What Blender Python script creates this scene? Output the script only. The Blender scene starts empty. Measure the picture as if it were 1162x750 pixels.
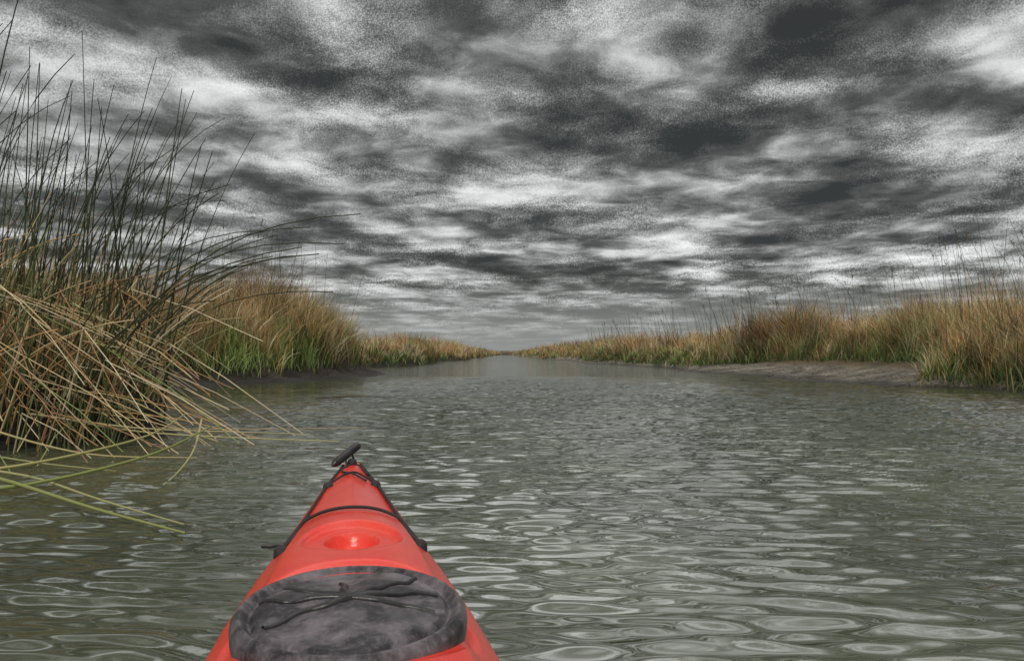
import bpy, math, numpy as np
from mathutils import Vector
R=np.random.default_rng(7)
sc=bpy.context.scene
sc.view_settings.view_transform='Standard'; sc.view_settings.look='None'; sc.view_settings.exposure=0
COL=sc.collection

# ------------------------------------------------------------ helpers
def mesh_obj(name,verts,faces,mat=None,col=None,smooth=True,parent=None):
    verts=np.asarray(verts,dtype=np.float32).reshape(-1,3); faces=np.asarray(faces,dtype=np.int32)
    n=faces.shape[1]; me=bpy.data.meshes.new(name)
    me.vertices.add(len(verts)); me.vertices.foreach_set('co',verts.ravel())
    me.loops.add(faces.size); me.loops.foreach_set('vertex_index',faces.ravel())
    me.polygons.add(len(faces)); me.polygons.foreach_set('loop_start',np.arange(0,faces.size,n,dtype=np.int32))
    me.polygons.foreach_set('use_smooth',np.full(len(faces),smooth))
    if col is not None:
        a=me.color_attributes.new('Col','FLOAT_COLOR','POINT')
        c=np.ones((len(verts),4),dtype=np.float32); c[:,:3]=np.asarray(col).reshape(-1,3); a.data.foreach_set('color',c.ravel())
    me.update(calc_edges=True); me.validate()
    ob=bpy.data.objects.new(name,me); COL.objects.link(ob)
    if mat: me.materials.append(mat)
    if parent: ob.parent=parent
    return ob
def grid_faces(nr,nc,wrap=False):
    r=np.arange(nr-1)[:,None]; c=np.arange(nc if wrap else nc-1)[None,:]; c2=(c+1)%nc
    return np.stack([r*nc+c,r*nc+c2,(r+1)*nc+c2,(r+1)*nc+c],-1).reshape(-1,4)
def sstep(a,b,x):
    t=np.clip((x-a)/(b-a),0,1); return t*t*(3-2*t)
class NT:
    def __init__(s,nt): s.nt=nt; nt.nodes.clear()
    def n(s,t,**k):
        nd=s.nt.nodes.new(t)
        for a,b in k.items():
            if a.startswith('i_'):
                key=a[2:]; key=int(key) if key.isdigit() else key.replace('_',' ')
                v=b
                if isinstance(b,bpy.types.NodeSocket): s.nt.links.new(b,nd.inputs[key])
                else: nd.inputs[key].default_value=v
            else: setattr(nd,a,b)
        return nd
    def m(s,op,a,b=0.0,c=None,clamp=False):
        nd=s.nt.nodes.new('ShaderNodeMath'); nd.operation=op; nd.use_clamp=clamp
        for i,v in enumerate([a,b]+([c] if c is not None else [])):
            if isinstance(v,bpy.types.NodeSocket): s.nt.links.new(v,nd.inputs[i])
            else: nd.inputs[i].default_value=v
        return nd.outputs[0]
    def ramp(s,f,pts,interp='LINEAR'):
        nd=s.nt.nodes.new('ShaderNodeValToRGB'); nd.color_ramp.interpolation=interp
        e=nd.color_ramp.elements
        while len(e)<len(pts): e.new(0.5)
        for i,(p,c) in enumerate(pts):
            e[i].position=p; e[i].color=(*(c if isinstance(c,tuple) else (c,c,c)),1)
        s.nt.links.new(f,nd.inputs[0]); return nd.outputs[0]
    def mix(s,f,a,b,blend='MIX'):
        nd=s.nt.nodes.new('ShaderNodeMix'); nd.data_type='RGBA'; nd.blend_type=blend
        for i,v in ((0,f),(6,a),(7,b)):
            if isinstance(v,bpy.types.NodeSocket): s.nt.links.new(v,nd.inputs[i])
            else: nd.inputs[i].default_value=v if i==0 else (*v,1)
        return nd.outputs[2]
    def l(s,a,b): s.nt.links.new(a,b)
def newmat(name):
    m=bpy.data.materials.new(name); m.use_nodes=True; return m,NT(m.node_tree)

# ------------------------------------------------------------ world
SUN_EL,SUN_AZ=math.radians(48),math.radians(184)
w=bpy.data.worlds.new("World"); sc.world=w; w.use_nodes=True
N=NT(w.node_tree)
tc=N.n('ShaderNodeTexCoord'); sx=N.n('ShaderNodeSeparateXYZ',i_0=tc.outputs['Generated'])
z=N.m('ADD',N.m('MAXIMUM',sx.outputs[2],0.0),0.085)
u=N.m('DIVIDE',sx.outputs[0],z); v=N.m('DIVIDE',sx.outputs[1],z)
uv=N.n('ShaderNodeCombineXYZ',i_0=u,i_1=N.m('MULTIPLY',v,0.9),i_2=5.2).outputs[0]
nA=N.n('ShaderNodeTexNoise',i_Vector=uv,i_Scale=1.75,i_Detail=2.0,i_Roughness=0.45,i_Distortion=0.2).outputs[0]
nB=N.n('ShaderNodeTexNoise',i_Vector=uv,i_Scale=5.0,i_Detail=5.0,i_Roughness=0.58,i_Distortion=0.35).outputs[0]
nC=N.n('ShaderNodeTexNoise',i_Vector=uv,i_Scale=0.55,i_Detail=1.0).outputs[0]
g=N.n('ShaderNodeTexNoise',i_Vector=tc.outputs['Generated'],i_Scale=600.0,i_Detail=1.0,i_Roughness=0.6).outputs[0]
s_=N.m('ADD',N.m('MULTIPLY',nA,0.60),N.m('MULTIPLY',nB,0.40))
s_=N.m('ADD',s_,N.m('MULTIPLY',N.m('SUBTRACT',nC,0.5),0.22))
gm_=N.ramp(N.n('ShaderNodeTexNoise',i_Vector=uv,i_Scale=2.2,i_Detail=2.0).outputs[0],[(0.4,0.06),(0.62,0.25)])
s_=N.m('ADD',s_,N.m('MULTIPLY',N.m('SUBTRACT',g,0.5),gm_))
cl=N.ramp(s_,[(0.37,(0.030,0.031,0.028)),(0.45,(0.080,0.083,0.076)),(0.505,(0.18,0.185,0.178)),(0.555,(0.34,0.345,0.34)),(0.61,(0.56,0.57,0.565)),(0.70,(0.84,0.85,0.85))])
hz=N.ramp(sx.outputs[2],[(0.0,1.0),(0.03,0.75),(0.09,0.0)])
cl=N.mix(hz,cl,(0.25,0.262,0.255))
sky=N.n('ShaderNodeTexSky',sky_type='NISHITA',sun_disc=False,sun_elevation=SUN_EL,sun_rotation=SUN_AZ)
# overcast luminance rises toward the zenith (CIE overcast sky)
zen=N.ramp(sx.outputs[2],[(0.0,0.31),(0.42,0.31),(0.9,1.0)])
b1=N.n('ShaderNodeBackground',i_Color=sky.outputs[0],i_Strength=0.07)
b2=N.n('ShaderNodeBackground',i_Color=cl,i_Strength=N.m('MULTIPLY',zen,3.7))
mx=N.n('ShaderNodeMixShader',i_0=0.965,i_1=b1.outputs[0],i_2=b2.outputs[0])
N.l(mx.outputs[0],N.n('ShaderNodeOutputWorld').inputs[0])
sun=bpy.data.lights.new('sun','SUN'); sun.energy=1.5; sun.angle=math.radians(16); sun.color=(1,0.95,0.88)
so=bpy.data.objects.new('sun',sun); COL.objects.link(so)
d=Vector((math.sin(SUN_AZ)*math.cos(SUN_EL),math.cos(SUN_AZ)*math.cos(SUN_EL),math.sin(SUN_EL)))
so.rotation_euler=d.to_track_quat('Z','Y').to_euler(); so.location=(0,-5,12)

# ------------------------------------------------------------ camera
cam=bpy.data.cameras.new('camera'); co=bpy.data.objects.new('camera',cam); COL.objects.link(co)
cam.sensor_width=36; cam.lens=28.25; cam.clip_end=6000; cam.clip_start=0.05
co.location=(0,0,0.8); co.rotation_euler=(math.radians(90+1.65),0,0); sc.camera=co

# ------------------------------------------------------------ banks
LY=[-40,0,4,5.5,7,8.6,10,15,20,24,28,31,34,42,60,90,150,300,430,460]
LX=[-6,-5.6,-5.2,-4.6,-3.9,-3.8,-5.2,-7.1,-7.0,-6.1,-4.9,-4.5,-5.6,-8.6,-6.6,-6.2,-7.0,-7.5,-7,-4]
RY=[-40,0,10,16,20,24,32,45,66,100,243,430,460]
RX=[13,12,11,10.3,9.7,9.0,8.4,8.3,7.2,6.0,3,0,-3.9]
def wob(y,p): return 0.25*np.sin(y*1.7+p)+0.16*np.sin(y*3.9+2*p)+0.4*np.sin(y*0.45+p*3)+0.9*np.sin(y*.13+p)*sstep(30,60,y)
def xl(y): return np.interp(y,LY,LX)+wob(y,1.0)
def xr(y): return np.interp(y,RY,RX)+wob(y,2.3)
def vegoff_r(y): return 0.35+3.6*sstep(19.0,22,y)*(1-sstep(34,42,y))+0.4*sstep(44,50,y)+.25*np.sin(y*1.1)**2
def vegoff_l(y): return 0.3+1.0*sstep(14,22,y)*(1-sstep(36,44,y))
def vnoise(x,y): return (np.sin(x*.9+np.sin(y*.7)*1.3)*np.sin(y*.8+np.sin(x*.5))+.5*np.sin(x*2.3+y*1.1)*np.sin(y*2.9-x*.7))
def bank_h(off,vo,mound,cliff):
    flat=0.05+0.16*np.clip(off/np.maximum(vo,.3),0,1)
    return np.where(off<0,np.maximum(-0.6,off*0.35),flat*np.clip(off/0.25,0,1)+(0.42+cliff)*sstep(-0.35-cliff*1.6,0.7,off-vo)+(0.25+mound)*sstep(.6,5,off))
def ground_z(x,y):
    a=xl(y)-x; b=x-xr(y)
    lm=sstep(12,18,y)*(1-sstep(33,38,y))
    hz=np.where(a>b,bank_h(a,vegoff_l(y),.45*lm,.3*lm),bank_h(b,vegoff_r(y),0.15,0))
    hz=np.where(y>450,0.6,hz)
    return hz+0.035*vnoise(x*1.5,y*1.5)*(hz>0.02)+0.02*np.sin(x*7+y*3)*np.sin(y*6-x*2)*(hz>0.05)
offs=np.array([0,.06,.12,.2,.3,.42,.55,.7,.9,1.1,1.35,1.6,1.9,2.2,2.5,2.8,3.1,3.4,3.8,4.2,4.8,5.6,7,9,12,18,30,60,140,400,1200,3500])
ys=np.concatenate([np.arange(-40,4,1.0),np.arange(4,50,0.2),50*np.exp(np.linspace(0,math.log(80),260))])
rows=[]
for y in ys:
    a,b=float(xl(y)),float(xr(y))
    if b<a+0.1: b=a+0.1
    xs=np.concatenate([a-offs[::-1],np.linspace(a,b,12)[1:-1],b+offs])
    rows.append(np.stack([xs,np.full_like(xs,y),ground_z(xs,np.full_like(xs,y))],-1))
T=np.array(rows)
gm,G=newmat('marsh_ground')
geo=G.n('ShaderNodeNewGeometry'); sp=G.n('ShaderNodeSeparateXYZ',i_0=geo.outputs['Position'])
n1=G.n('ShaderNodeTexNoise',i_Vector=geo.outputs['Position'],i_Scale=1.3,i_Detail=8.0,i_Roughness=0.65).outputs[0]
n2=G.n('ShaderNodeTexNoise',i_Vector=geo.outputs['Position'],i_Scale=14.0,i_Detail=6.0,i_Roughness=0.7).outputs[0]
mud=G.ramp(n1,[(0.35,(0.10,0.085,0.065)),(0.5,(0.30,0.26,0.20)),(0.65,(0.52,0.46,0.36))])
mud=G.mix(0.85,mud,G.ramp(n2,[(0.42,0.15),(0.58,1.0)]),'MULTIPLY')
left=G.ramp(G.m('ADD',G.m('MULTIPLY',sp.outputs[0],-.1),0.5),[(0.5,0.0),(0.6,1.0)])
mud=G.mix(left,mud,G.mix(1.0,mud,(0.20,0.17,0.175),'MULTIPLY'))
straw=G.ramp(n1,[(0.3,(0.07,0.055,0.03)),(0.6,(0.17,0.12,0.06)),(0.75,(0.10,0.11,0.045))])
wet=G.ramp(sp.outputs[2],[(0.0,1.0),(0.12,0.0)])
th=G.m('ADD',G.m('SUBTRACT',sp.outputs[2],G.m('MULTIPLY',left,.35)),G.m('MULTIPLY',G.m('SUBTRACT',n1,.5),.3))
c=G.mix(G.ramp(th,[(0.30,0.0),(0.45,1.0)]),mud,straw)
c=G.mix(wet,c,(0.03,0.026,0.02))
bmp=G.n('ShaderNodeBump',i_Strength=1.0,i_Distance=0.10,i_Height=n2)
p=G.n('ShaderNodeBsdfPrincipled',i_Base_Color=c,i_Roughness=G.ramp(wet,[(0,0.8),(1,0.3)]),i_Normal=bmp.outputs[0])
G.l(p.outputs[0],G.n('ShaderNodeOutputMaterial').inputs[0])
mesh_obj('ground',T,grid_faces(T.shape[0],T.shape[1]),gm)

# ------------------------------------------------------------ water
yr=[1.0]
while yr[-1]<28: yr.append(yr[-1]*1.0037)
while yr[-1]<600: yr.append(yr[-1]*1.015)
yr=np.concatenate([np.linspace(-40,-2,30),np.arange(-1.9,1.0,0.03),np.array(yr)])
dy=np.gradient(yr)
nc=480; uu=np.linspace(-1,1,nc); 
wd=np.minimum(3.2+0.72*np.maximum(yr,0),26)
X=uu[None,:]*wd[:,None]; Y=np.repeat(yr[:,None],nc,1)
Yw=Y+0.05*np.sin(X*1.1+Y*.5)+0.03*np.sin(X*2.6+Y*.9+1)+.012*np.sin(X*5.3-Y*1.4)+.006*np.sin(X*11+Y*2.1)
Z=np.zeros_like(X)
for i in range(70):
    L=0.06*(3.3**R.random()); a=R.normal(0.05,0.17 if i%5 else .45); ph=R.random()*6.28
    k=2*math.pi/L; s=0.058*(1.2 if .09<L<.18 else .85)*(1 if i%5 else .7)
    damp=sstep(1.6,2.6,L/np.maximum(dy,.004))[:,None]
    Z+=s/k*np.sin(k*(math.sin(a)*X+math.cos(a)*Yw)+ph)*damp
for i in range(4):
    L=0.3+R.random()*.4; a=R.normal(0.1,0.3); k=2*math.pi/L
    Z+=0.018/k*np.sin(k*(math.sin(a)*X+math.cos(a)*Yw)+R.random()*6.28)*sstep(2,4,L/dy)[:,None]
amp=0.9+0.2*vnoise(X*.35,Y*.25)
calm=0.4+0.6*sstep(-4.2,-1.4,X+0.02*Y)
Z=0.014*np.tanh(Z*amp*calm/0.014); Z=Z+np.clip(Z,0,1)*Z*28
wm,W=newmat('river_water')
geo=W.n('ShaderNodeNewGeometry'); sp=W.n('ShaderNodeSeparateXYZ',i_0=geo.outputs['Position'])
mp=W.n('ShaderNodeMapping',i_Vector=geo.outputs['Position'],i_Scale=(0.30,1.4,1.0),i_Rotation=(0,0,0.05))
a1=W.n('ShaderNodeTexNoise',i_Vector=mp.outputs[0],i_Scale=5.0,i_Detail=2.5,i_Roughness=0.5,i_Distortion=0.15).outputs[0]
# bank-side water is sheltered, mid-channel water is ruffled by the wind
ruf=W.ramp(W.m('MULTIPLY',sp.outputs[1],0.01),[(0.04,0.22),(0.11,0.85),(0.40,1.0)])
shelt=W.ramp(W.m('MULTIPLY',W.m('ABSOLUTE',W.m('SUBTRACT',sp.outputs[0],1.8)),0.1),[(0.35,1.0),(0.68,0.5)])
bm=W.n('ShaderNodeBump',i_Strength=W.m('MULTIPLY',ruf,shelt),i_Distance=0.08,i_Height=a1)
big=W.n('ShaderNodeTexNoise',i_Vector=geo.outputs['Position'],i_Scale=0.5,i_Detail=4.0).outputs[0]
wc=W.ramp(big,[(0.35,(0.042,0.049,0.027)),(0.65,(0.085,0.095,0.055))])
p=W.n('ShaderNodeBsdfPrincipled',i_Base_Color=wc,i_Roughness=0.065,i_IOR=2.4,i_Normal=bm.outputs[0])
W.l(p.outputs[0],W.n('ShaderNodeOutputMaterial').inputs[0])
mesh_obj('river_water',np.stack([X,Y,Z],-1),grid_faces(len(yr),nc),wm)

# ------------------------------------------------------------ vegetation
vm,V=newmat('dry_grass_blades')
at=V.n('ShaderNodeAttribute',attribute_name='Col')
p=V.n('ShaderNodeBsdfPrincipled',i_Base_Color=at.outputs['Color'],i_Roughness=0.6)
tr=V.n('ShaderNodeBsdfTranslucent',i_Color=at.outputs['Color'])
ms=V.n('ShaderNodeMixShader',i_0=0.15,i_1=p.outputs[0],i_2=tr.outputs[0])
V.l(ms.outputs[0],V.n('ShaderNodeOutputMaterial').inputs[0])

def blades(B,h,wid,ld,lean,droop,cb,ct,K=5):
    n=len(h); t=np.linspace(0,1,K)[None,:]
    hor=(lean[:,None]*t+droop[:,None]*t**2.4)*h[:,None]
    up=(t-0.55*droop[:,None]*t**3)*h[:,None]
    P=np.stack([B[:,0,None]+np.cos(ld)[:,None]*hor,B[:,1,None]+np.sin(ld)[:,None]*hor,B[:,2,None]+up],-1)
    fa=R.random(n)*math.pi
    side=np.stack([np.cos(fa),np.sin(fa),np.zeros(n)],-1)[:,None,:]*(wid[:,None]*(1-0.93*t**1.6))[...,None]*0.5
    Vv=np.stack([P-side,P+side],2)
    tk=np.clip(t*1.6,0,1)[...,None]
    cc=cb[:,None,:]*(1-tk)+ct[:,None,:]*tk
    cc=np.repeat(cc[:,:,None,:],2,2)
    base=(np.arange(n)*K*2)[:,None]; j=np.arange(K-1)[None,:]*2
    F=np.stack([base+j,base+j+1,base+j+3,base+j+2],-1).reshape(-1,4)
    return Vv.reshape(-1,3),F,cc.reshape(-1,3)
PAL=np.array([[.86,.50,.21],[.88,.68,.38],[.58,.31,.14],[.95,.81,.54],[.20,.12,.075],[.38,.48,.16]])
def veg(name,side,y0,y1,nclump,per,hmin,hmax,wid,depth,green=0.12,ypow=1.0,hfun=None,cluster=.22,start=0.0,edge=0.5,tint=1.0):
    yc=y0+(y1-y0)*R.random(nclump)**ypow
    off=R.exponential(depth,nclump)+start
    off=np.where(off>depth*6,R.random(nclump)*depth*6,off)
    if side<0: e=xl(yc)-vegoff_l(yc); xc=e-off
    else: e=xr(yc)+vegoff_r(yc); xc=e+off
    hc=hmin+(hmax-hmin)*R.random(nclump)
    hc*=edge+(1-edge)*sstep(-.1,1.6,off)
    hc*=0.9+0.26*vnoise(xc*.7,yc*.7)
    if hfun is not None: hc*=hfun(xc,yc)
    pick=R.choice(5,nclump,p=[.32,.26,.15,.14,.13]); colc=PAL[pick].copy()
    colc*=(0.8+0.38*vnoise(xc*1.3+5,yc*1.1))[:,None]
    gr=(R.random(nclump)<green*(1+1.6*(off<.8)))
    colc[gr]=PAL[5]*(0.5+0.7*R.random((gr.sum(),1)))
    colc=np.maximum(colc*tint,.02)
    cl_l=R.random(nclump)*6.28
    n=nclump*per; idx=np.repeat(np.arange(nclump),per)
    bx=xc[idx]+R.normal(0,cluster,n); by=yc[idx]+R.normal(0,cluster,n)
    bz=ground_z(bx,by)-0.04
    h=hc[idx]*(0.45+0.6*R.random(n)); 
    wd=wid*(0.6+0.8*R.random(n))
    ld=cl_l[idx]+R.normal(0,1.0,n); 
    lean=np.abs(R.normal(0.13,0.18,n)); droop=np.abs(R.normal(0.25,0.3,n))
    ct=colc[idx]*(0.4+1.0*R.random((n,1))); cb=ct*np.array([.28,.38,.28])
    keep=(bz>0.0)|(R.random(n)<.3)
    B=np.stack([bx,by,bz],-1)
    return blades(B[keep],h[keep],wd[keep],ld[keep],lean[keep],droop[keep],cb[keep],np.minimum(ct[keep],.92))
def joinp(parts):
    vs=[];fs=[];cs=[];o=0
    for v,f,c in parts:
        vs.append(v);fs.append(f+o);cs.append(c);o+=len(v)
    return np.concatenate(vs),np.concatenate(fs),np.concatenate(cs)
def hl(x,y): return (.62+.24*sstep(11,20,y)+.28*sstep(22,27,y))*(1-.6*sstep(31.5,33.5,y))
def hl2(x,y): return .62+.38*sstep(44,75,y)
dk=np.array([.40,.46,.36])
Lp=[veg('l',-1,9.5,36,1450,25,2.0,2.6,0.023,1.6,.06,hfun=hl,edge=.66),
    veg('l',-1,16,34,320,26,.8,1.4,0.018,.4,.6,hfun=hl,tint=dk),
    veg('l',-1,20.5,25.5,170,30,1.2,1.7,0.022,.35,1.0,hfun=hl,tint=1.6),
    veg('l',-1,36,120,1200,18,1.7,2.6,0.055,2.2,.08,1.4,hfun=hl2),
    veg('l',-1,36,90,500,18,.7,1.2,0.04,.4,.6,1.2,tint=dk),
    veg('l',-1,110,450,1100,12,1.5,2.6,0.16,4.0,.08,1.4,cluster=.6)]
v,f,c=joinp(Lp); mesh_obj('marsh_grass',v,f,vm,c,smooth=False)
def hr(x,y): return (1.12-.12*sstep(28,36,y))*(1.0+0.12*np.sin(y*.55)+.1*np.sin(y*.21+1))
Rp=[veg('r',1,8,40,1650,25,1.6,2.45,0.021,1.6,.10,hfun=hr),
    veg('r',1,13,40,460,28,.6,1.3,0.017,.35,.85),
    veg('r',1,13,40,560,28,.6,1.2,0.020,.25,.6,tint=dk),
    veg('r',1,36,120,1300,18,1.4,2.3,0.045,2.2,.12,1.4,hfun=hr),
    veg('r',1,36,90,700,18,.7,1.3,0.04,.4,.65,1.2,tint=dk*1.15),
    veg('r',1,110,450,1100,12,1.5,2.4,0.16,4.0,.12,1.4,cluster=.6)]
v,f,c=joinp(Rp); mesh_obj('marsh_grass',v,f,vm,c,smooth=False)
n=6000; bx=R.uniform(-120,120,n); by=R.uniform(452,520,n)
v,f,c=blades(np.stack([bx,by,np.full(n,.5)],-1),R.uniform(1.4,2.6,n),R.uniform(.3,.6,n),R.random(n)*6.28,np.full(n,.1),np.full(n,.15),np.tile([.2,.17,.1],(n,1)),np.tile([.33,.26,.15],(n,1)))
mesh_obj('distant_marsh_grass',v,f,vm,c,smooth=False)

def tubes(P,r0,r1,cb,ct,S=4):
    n,K,_=P.shape
    t=np.linspace(0,1,K)[None,:]
    tan=np.gradient(P,axis=1); tan/=np.linalg.norm(tan,axis=2,keepdims=True)+1e-9
    ref=np.where(np.abs(tan[...,2:3])>.9,np.array([1.,0,0]),np.array([0,0,1.]))
    a=np.cross(tan,ref); a/=np.linalg.norm(a,axis=2,keepdims=True)+1e-9; b=np.cross(tan,a)
    rr=(r0[:,None]*(1-t)+r1[:,None]*t)[...,None]
    ring=[P+rr*(math.cos(q)*a+math.sin(q)*b) for q in np.linspace(0,2*math.pi,S,endpoint=False)]
    Vv=np.stack(ring,2)
    base=(np.arange(n)*K*S)[:,None,None]; j=(np.arange(K-1)*S)[None,:,None]; q=np.arange(S)[None,None,:]; q2=(q+1)%S
    F=np.stack([base+j+q,base+j+q2,base+j+S+q2,base+j+S+q],-1).reshape(-1,4)
    cc=cb[:,None,:]*(1-t[...,None])+ct[:,None,:]*t[...,None]
    cc=np.repeat(cc[:,:,None,:],S,2)
    return Vv.reshape(-1,3),F,cc.reshape(-1,3)
def arc(B,h,ld,lean,droop,K=9):
    t=np.linspace(0,1,K)[None,:]
    hor=(lean[:,None]*t+droop[:,None]*t**2.6)*h[:,None]; up=(t*np.sqrt(np.maximum(1-lean**2*.6,.1))[:,None]-0.6*droop[:,None]*t**3)*h[:,None]
    return np.stack([B[:,0,None]+np.cos(ld)[:,None]*hor,B[:,1,None]+np.sin(ld)[:,None]*hor,B[:,2,None]+up],-1)
def stalks(side,y0,y1,n,hmin,hmax,r):
    y=R.uniform(y0,y1,n); off=R.uniform(.3,5,n)
    x=(xl(y)-vegoff_l(y)-off) if side<0 else (xr(y)+vegoff_r(y)+off)
    B=np.stack([x,y,ground_z(x,y)],-1); h=R.uniform(hmin,hmax,n)
    P=arc(B,h,R.normal(0,.8,n)+(0 if side<0 else 3.1),np.abs(R.normal(.08,.1,n)),np.abs(R.normal(.08,.12,n)))
    cb=np.tile([.12,.11,.06],(n,1)); parts=[tubes(P,np.full(n,r),np.full(n,r*.4),cb,cb*.5,3)]
    k=n//5; P=P[:k]
    tip=P[:,-1]; dirn=P[:,-1]-P[:,-2]; dirn/=np.linalg.norm(dirn,axis=1,keepdims=True)
    m=7; B2=np.repeat(tip-dirn*.12,m,0)+np.repeat(dirn,m,0)*R.uniform(-.1,.1,(k*m,1))
    q=arc(B2,R.uniform(.06,.18,k*m),R.random(k*m)*6.28,R.uniform(.1,.5,k*m),R.uniform(.1,.4,k*m),4)
    cc=np.tile([.2,.14,.09],(k*m,1)); parts.append(tubes(q,np.full(k*m,r*.8),np.full(k*m,r*.4),cc,cc,3))
    return parts
st=stalks(1,14,40,240,2.5,3.7,.010)+stalks(-1,24,32,45,3.1,4.1,.011)+stalks(1,40,90,120,2.3,3.4,.015)
v,f,c=joinp(st); mesh_obj('seed_head_reeds',v,f,vm,c)

# ---------------- near tule reed clump on the left
parts=[]
def patch(n,cx,cy,rx,ry):
    a=R.random(n)*6.28; q=np.sqrt(R.random(n)); return cx+rx*q*np.cos(a),cy+ry*q*np.sin(a)
def gz(x,y): return np.minimum(ground_z(x,y),.4)-.05
def straw(n): 
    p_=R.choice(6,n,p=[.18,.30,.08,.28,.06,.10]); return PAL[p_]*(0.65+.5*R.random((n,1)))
n=340; x,y=patch(n,-5.5,8.0,1.6,1.6); B=np.stack([x,y,gz(x,y)],-1)
c=straw(n); h=R.uniform(.7,2.4,n)*(1-.4*sstep(-5.0,-3.8,x))
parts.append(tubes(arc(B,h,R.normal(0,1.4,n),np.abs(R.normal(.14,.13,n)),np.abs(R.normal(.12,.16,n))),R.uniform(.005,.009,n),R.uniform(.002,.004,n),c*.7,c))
n=200; x,y=patch(n,-4.9,7.6,1.3,1.2); B=np.stack([x,y,gz(x,y)+R.uniform(0,.6,n)*R.random(n)],-1)
c=straw(n); h=R.uniform(.7,1.6,n); side_=R.choice([0.0,3.0],n,p=[.65,.35])
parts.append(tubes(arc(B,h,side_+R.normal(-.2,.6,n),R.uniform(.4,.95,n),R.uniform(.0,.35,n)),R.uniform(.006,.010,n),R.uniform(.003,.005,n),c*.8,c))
n=130; x,y=patch(n,-4.5,7.4,.9,1.1); b=np.stack([x,y,gz(x,y)],-1); a=R.normal(-.15,.6,n); L1=R.uniform(.3,1.2,n); L2=R.uniform(.6,1.6,n)
k1=b+np.stack([np.cos(a)*L1*.3,np.sin(a)*L1*.3,L1],-1)
k2=k1+np.stack([np.cos(a)*L2,np.sin(a)*L2,-L2*R.uniform(.3,1.0,n)],-1); k2[:,2]=np.maximum(k2[:,2],.01)
P=np.stack([b,b*.5+k1*.5,b*.05+k1*.95,k1,k1*.95+k2*.05,k1*.5+k2*.5+np.array([0,0,.04]),k2],1); c=straw(n)
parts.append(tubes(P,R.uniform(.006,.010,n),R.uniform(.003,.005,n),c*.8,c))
n=150; x,y=patch(n,-5.0,7.8,1.6,1.2); B=np.stack([x,y,gz(x,y)],-1)
h=R.uniform(2.1,4.0,n)*(1-.2*sstep(-4.6,-3.4,x)); c=np.tile([.060,.072,.032],(n,1))*(.4+1.1*R.random((n,1)))
P=arc(B,h,R.normal(0.1,.8,n),np.abs(R.normal(.11,.08,n)),np.abs(R.normal(.08,.13,n)),12)
parts.append(tubes(P,R.uniform(.009,.013,n),R.uniform(.003,.004,n),c*1.6,c*.6))
n=110; x,y=patch(n,-4.3,7.2,.9,.8); B=np.stack([x,y,gz(x,y)],-1); c=np.tile([.22,.26,.10],(n,1))*(.5+.9*R.random((n,1)))
parts.append(tubes(arc(B,R.uniform(.8,2.1,n),R.normal(0,1.2,n),np.abs(R.normal(.12,.12,n)),np.abs(R.normal(.1,.15,n)),10),R.uniform(.006,.009,n),np.full(n,.002),c,c*.7))
n=17; x,y=patch(n,-3.95,7.4,.35,.7); B=np.stack([x,y,gz(x,y)],-1)
c=np.tile([.05,.055,.025],(n,1)); P=arc(B,R.uniform(1.8,3.0,n),R.normal(0,.35,n),R.uniform(.12,.45,n),R.uniform(.25,.6,n),12)
parts.append(tubes(P,R.uniform(.009,.011,n),R.uniform(.004,.005,n),c*1.4,c))
n=2000; x,y=patch(n,-5.6,8.4,1.7,1.7); B=np.stack([x,y,gz(x,y)],-1); c=straw(n)
g_=R.random(n)<.3; c[g_]=PAL[5]*.8
parts.append(blades(B,R.uniform(.3,1.3,n),R.uniform(.008,.018,n),R.random(n)*6.28,np.abs(R.normal(.2,.2,n)),np.abs(R.normal(.3,.3,n)),c*.6,c))
v,f,c=joinp(parts); mesh_obj('tule_reed_clump',v,f,vm,np.minimum(c,.95))

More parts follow.
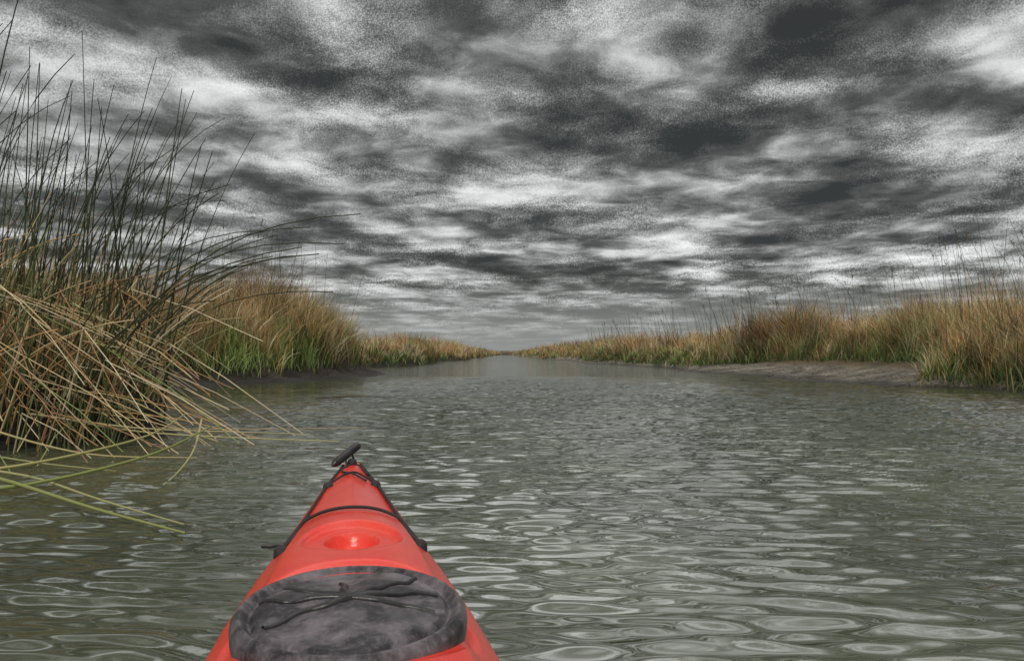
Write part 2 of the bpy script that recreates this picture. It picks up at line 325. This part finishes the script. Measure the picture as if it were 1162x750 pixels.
def stalk_path(pts,K=14):
    pts=np.array(pts,float); t=np.linspace(0,len(pts)-1,K); 
    out=np.stack([np.interp(t,np.arange(len(pts)),pts[:,i]) for i in range(3)],-1)
    for _ in range(3): out[1:-1]=(out[:-2]+out[1:-1]*2+out[2:])/4
    return out
fl=[
 ([(-3.6,4.3,.06),(-2.75,4.35,.05),(-2.3,5.2,.14),(-2.2,5.9,.27)],.015,(.30,.34,.10)),
 ([(-3.4,4.6,.10),(-2.85,4.7,.14),(-2.5,5.6,.22),(-2.6,6.4,.32)],.012,(.50,.46,.18)),
 ([(-3.7,5.0,.14),(-2.9,4.6,.09),(-2.1,4.0,.04),(-1.42,3.52,.02)],.015,(.33,.36,.12)),
 ([(-3.6,5.2,.08),(-2.9,4.9,.06),(-2.2,4.25,.04),(-1.5,3.7,.02)],.010,(.5,.46,.22)),
 ([(-4.2,7.2,.25),(-3.4,7.2,.10),(-2.5,7.2,.05),(-1.5,7.0,.04)],.011,(.6,.56,.26)),
 ([(-4.2,7.8,.15),(-3.4,7.8,.07),(-2.4,8.0,.05),(-1.5,8.3,.04)],.010,(.5,.4,.24)),
 ([(-4.0,6.7,.3),(-3.2,6.9,.15),(-2.4,7.4,.08),(-1.9,7.6,.04)],.010,(.62,.56,.3)),
 ([(-2.35,6.1,.30),(-2.2,5.6,.12),(-2.15,5.1,.0),(-2.1,4.5,-.03)],.008,(.55,.5,.24)),
 ([(-4.3,6.4,.25),(-3.6,6.1,.12),(-3.0,5.8,.06),(-2.3,5.9,.04)],.010,(.6,.5,.24)),
 ([(-4.4,5.9,.2),(-3.8,5.7,.10),(-3.2,5.5,.05),(-2.6,5.3,.03)],.010,(.4,.4,.18)),
 ([(-3.9,9.5,.2),(-3.0,10.4,.06),(-2.2,11.0,.04)],.010,(.35,.3,.18)),
 ([(-3.3,13.6,.05),(-2.6,13.7,.08),(-2.0,13.9,.05)],.016,(.08,.06,.04)),
 ([(-4.1,7.0,.5),(-3.4,7.0,.45),(-2.8,6.8,.2),(-2.5,6.7,.03)],.008,(.6,.5,.24)),
]
P=np.array([stalk_path(a) for a,_,_ in fl]); r=np.array([b for _,b,_ in fl]); cc=np.array([c_ for _,_,c_ in fl])
v,f,c=tubes(P,r,r*.35,cc,cc,6); mesh_obj('fallen_reed_stalks',v,f,vm,c)

n=34; y=R.uniform(15,44,n); x=xr(y)+R.uniform(-.3,1.0,n); z_=np.maximum(ground_z(x,y),0)+.01
a=R.normal(0,.4,n); L=R.uniform(.2,.9,n); P=np.stack([np.stack([x,y,z_],-1),np.stack([x+np.cos(a)*L*.5,y+np.sin(a)*L*.5,z_+R.uniform(0,.08,n)],-1),np.stack([x+np.cos(a)*L,y+np.sin(a)*L,z_+.01],-1)],1)
cc=np.tile([.09,.07,.05],(n,1)); v,f,c=tubes(P,R.uniform(.01,.022,n),R.uniform(.004,.008,n),cc,cc*1.5,5); mesh_obj('driftwood',v,f,vm,c)

# ------------------------------------------------------------ kayak
kay=bpy.data.objects.new('kayak',None); COL.objects.link(kay); kay.rotation_euler=(0,0,math.radians(11.2))
def plastic(name,col,rough,dust,dustcol,sc1=6.0,lo=.38,hi=.68):
    m,K=newmat(name); tc=K.n('ShaderNodeTexCoord')
    n1=K.n('ShaderNodeTexNoise',i_Vector=tc.outputs['Object'],i_Scale=sc1,i_Detail=8.0,i_Roughness=0.65).outputs[0]
    n2=K.n('ShaderNodeTexNoise',i_Vector=tc.outputs['Object'],i_Scale=90.0,i_Detail=4.0,i_Roughness=0.7).outputs[0]
    f=K.m('MULTIPLY',K.ramp(n1,[(lo,0.0),(hi,1.0)]),dust)
    f=K.m('ADD',f,K.m('MULTIPLY',K.ramp(n2,[(0.5,0.0),(0.75,1.0)]),dust*.6),clamp=True)
    c=K.mix(f,col,dustcol)
    b=K.n('ShaderNodeBump',i_Strength=0.35,i_Distance=0.002,i_Height=n2)
    p=K.n('ShaderNodeBsdfPrincipled',i_Base_Color=c,i_Roughness=K.m('ADD',K.m('MULTIPLY',n1,.3),rough-.15),i_Normal=b.outputs[0])
    K.l(p.outputs[0],K.n('ShaderNodeOutputMaterial').inputs[0]); return m
red=plastic('red_polyethylene',(.90,.046,.028),.22,.3,(.88,.19,.13))
blk=plastic('black_rubber',(.026,.022,.026),.34,.65,(.28,.24,.265),11.0,.42,.62)
rib_m=plastic('black_rubber_rib',(.012,.010,.011),.32,.35,(.11,.095,.10),20.0)
cord=plastic('deck_cord',(.02,.015,.018),.7,.3,(.09,.07,.07))
S_=[-1.55,-1.45,-1.1,-.6,0,.6,1.2,1.45,1.7,2.0,2.3,2.5,3.0,3.3,3.45,3.52]
HW=[.004,.05,.15,.24,.29,.295,.268,.255,.240,.213,.180,.158,.105,.062,.032,.004]
GZ=[.36,.34,.30,.26,.24,.24,.25,.255,.262,.27,.278,.285,.305,.325,.338,.345]
CZ=[.365,.36,.34,.31,.31,.33,.335,.337,.34,.345,.345,.332,.338,.352,.358,.352]
def smooth_i(x,A):
    xs=np.asarray(x); return (np.interp(xs-.06,S_,A)+np.interp(xs,S_,A)*2+np.interp(xs+.06,S_,A))/4 
def hw(s): return np.interp(s,S_,HW)
def deck_z(s,x):
    s=np.asarray(s,float); x=np.asarray(x,float)
    h=np.maximum(hw(s),.004); t=np.clip(np.abs(x)/h,0,1)
    ex=np.interp(s,[1.9,2.5,3.2],[3.2,1.5,1.3])
    zz=smooth_i(s,GZ)+(smooth_i(s,CZ)-smooth_i(s,GZ))*(1-t**ex)
    zz=zz+0.026*(1-sstep(2.30,2.35,s-0.25*np.abs(x)))*(1-sstep(.68,.82,t))*sstep(.9,1.1,s)
    rb=np.hypot((x)/.125,(s-1.98)/.16); zz=zz-0.018*(1-sstep(.84,1.0,rb))
    rd=np.hypot(x/.068,(s-1.98)/.085); zz=zz-0.040*(1-sstep(.76,.98,rd))
    rh=np.hypot(x/.215,(s-1.45)/.285); zz=zz-0.012*(1-sstep(.96,1.06,rh))
    return zz
ss=np.concatenate([np.arange(-1.55,.9,.03),np.arange(.9,3.52,.008),[3.52]])
tt=np.sin(np.linspace(-1,1,121)*math.pi/2*.93)/math.sin(math.pi/2*.93)
rows=[]
for s in ss:
    h=max(float(hw(s)),.004); x=tt*h; zd=deck_z(np.full_like(x,s),x); g0=float(smooth_i(s,GZ))
    kz=-.10+.40*float(sstep(2.4,3.6,s))+.40*float(1-sstep(-1.7,-.9,s))
    d_=np.stack([x,np.full_like(x,s),zd],-1)
    q=np.linspace(0,1,26)[1:-1]; 
    th=q*math.pi; lip=[(h+.006,g0-.004),(h+.007,g0-.014),(h-.002,g0-.02)]
    xs=[l_[0] for l_ in lip]; zs=[l_[1] for l_ in lip]
    hx=(h-.004)*np.sign(np.cos(th))*np.abs(np.cos(th))**.6; hzv=g0-.02-(g0-.02-kz)*np.sin(th)**.8
    xs=np.concatenate([xs,hx,[-(a) for a in xs[::-1]]]); zs=np.concatenate([zs,hzv,zs[::-1]])
    hull=np.stack([xs,np.full_like(xs,s),zs],-1)
    rows.append(np.concatenate([d_,hull]))
K_=np.array(rows); mesh_obj('hull_and_deck',K_,grid_faces(K_.shape[0],K_.shape[1],True)[:,::-1],red,parent=kay)
nr,na=60,180; A=np.linspace(0,2*math.pi,na,endpoint=False)
rr=np.concatenate([np.linspace(0.002,1,nr),[1.012,1.018,1.015,1.0]]); V_=[]
def cover_z(x,y):
    r_=np.hypot(x/.198,y/.262)
    z_=.372-.020*r_**2.2+.010*np.exp(-((r_-.95)/.035)**2)-.010*np.exp(-((r_-.86)/.03)**2)
    fade=1-sstep(.74,.84,r_)
    return z_+fade*(.003*np.sin(x*55+y*20)*np.sin(y*40+x*12)-.006*np.cos(3*np.arctan2(y,x)+.6)*np.clip(r_*1.5,0,1))
for i,r_ in enumerate(rr):
    x=r_*.198*np.cos(A); y=r_*.262*np.sin(A)
    rc=min(r_,1.0); zz=cover_z(rc*.198*np.cos(A),rc*.262*np.sin(A))
    if i>=nr: zz=zz-[.004,.014,.03,.045][i-nr]
    V_.append(np.stack([x,y+1.45,zz],-1))
hc_=mesh_obj('hatch_cover',np.array(V_),grid_faces(len(rr),na,True),blk,parent=kay)
def tube_obj(name,pts,r,mat,K=60,S=10,r_end=None):
    P=stalk_path(pts,K)[None]; v,f,c=tubes(P,np.array([r]),np.array([r_end or r]),np.zeros((1,3)),np.zeros((1,3)),S)
    return mesh_obj(name,v,f,mat,parent=kay)
ribs=[[(.0,.0),(-.035,-.03),(-.07,-.035),(-.10,-.06),(-.14,-.09)],[(0,.0),(.04,.035),(.06,.06),(.10,.08),(.12,.12)],[(.0,.0),(.05,-.015),(.09,-.05),(.14,-.06)],[(0,.0),(-.04,.045),(-.09,.06),(-.12,.11)],[(.0,.0),(-.015,.05),(-.01,.09),(-.02,.13)],[(0,.0),(-.07,.01),(-.11,.0),(-.155,.02)],[(0,.0),(.07,.02),(.11,.03),(.155,.03)]]
for i,rb in enumerate(ribs):
    q=stalk_path([(a,b,0) for a,b in rb],50); q=[(p_[0],p_[1]+1.45,float(cover_z(p_[0],p_[1]))-.0005) for p_ in q]
    tube_obj('cover_rib_%d'%(i+1),q,.009,rib_m,50,12,.005)
def on(s,x,dz=.006): return (x,s,float(deck_z(s,x))+dz)
def along(pairs,dz=.006,n=8):
    out=[]
    for (s0,x0),(s1,x1) in zip(pairs[:-1],pairs[1:]):
        for t in np.linspace(0,1,n,endpoint=False): out.append(on(s0+(s1-s0)*t,x0+(x1-x0)*t,dz))
    out.append(on(*pairs[-1],dz)); return out
f1=2.16; fx=.178
tube_obj('cross_bungee',along([(f1,-fx),(2.24,-.14),(2.27,-.08),(2.27,0),(2.27,.08),(2.24,.14),(f1,fx)],.008),.0045,cord,90)
tube_obj('deck_line_port',along([(f1,-fx),(2.5,-.142),(3.0,-.094),(3.36,-.035)],.007),.0045,cord,90)
tube_obj('deck_line_starboard',along([(f1,fx),(2.5,.142),(3.0,.094),(3.36,.035)],.007),.0055,cord,90)
tube_obj('bow_bungee',along([(3.02,-.085),(3.1,-.03),(3.12,.02),(3.02,.085)],.010),.004,cord,50)
tube_obj('bow_bungee_crossed',along([(3.0,.05),(3.15,-.03),(3.25,-.045),(3.3,.03),(3.15,.06)],.010),.0035,cord,70)
tube_obj('grab_cord',[(-.17,2.17,.30),(-.19,2.2,.298),(-.21,2.22,.29),(-.235,2.25,.285)],.0035,cord,30)
tube_obj('handle_cord',[on(3.3,-.02,.0),(-.03,3.38,.39),(-.005,3.40,.41),(.0,3.42,.38),on(3.40,.01,.0)],.004,cord,40)
def fitting(s,x,nm):
    th=np.linspace(0,2*math.pi,24,endpoint=False); prof=[(.0,.016),(.010,.016),(.016,.012),(.019,.004),(.020,-.012)]
    V2=[]; cz=float(deck_z(s,x))
    for r_,dz in prof: V2.append(np.stack([x+max(r_,.0005)*np.cos(th),s+1.5*max(r_,.0005)*np.sin(th),np.full_like(th,cz+dz)],-1))
    mesh_obj(nm,np.array(V2),grid_faces(len(prof),24,True),cord,parent=kay)
fitting(f1,-fx,'cord_fitting_1'); fitting(f1,fx,'cord_fitting_2'); fitting(3.02,-.085,'cord_fitting_3'); fitting(3.02,.085,'cord_fitting_4'); fitting(3.36,0,'cord_fitting_5')
a=np.array([-.080,3.30,.352]); b=np.array([.032,3.42,.425]); K0=16; P=np.array([a+(b-a)*t for t in np.linspace(0,1,K0)])[None]
v,f,c=tubes(P,np.array([1.]),np.array([1.]),np.zeros((1,3)),np.zeros((1,3)),18)
v=v.reshape(K0,18,3); pr=np.array([.002,.012,.016,.017,.0165,.017,.0165,.017,.0165,.017,.0165,.017,.0165,.017,.014,.002])
cen=v.mean(1,keepdims=True); v=cen+(v-cen)*pr[:,None,None]; mesh_obj('bow_toggle_handle',v,f,rib_m,parent=kay)
V2=[];th=np.linspace(0,2*math.pi,90,endpoint=False)
for r_,dz in [(1.0,-.03),(1.0,.02),(1.05,.035),(1.09,.03),(1.08,.02),(.96,.012),(.9,.02),(.6,.035),(.3,.045),(.01,.05)]:
    x=r_*.215*np.cos(th); y=.42+r_*.43*np.sin(th); V2.append(np.stack([x,y,.335+dz+0*x],-1))
mesh_obj('cockpit_spray_deck',np.array(V2),grid_faces(len(V2),90,True),blk,parent=kay)
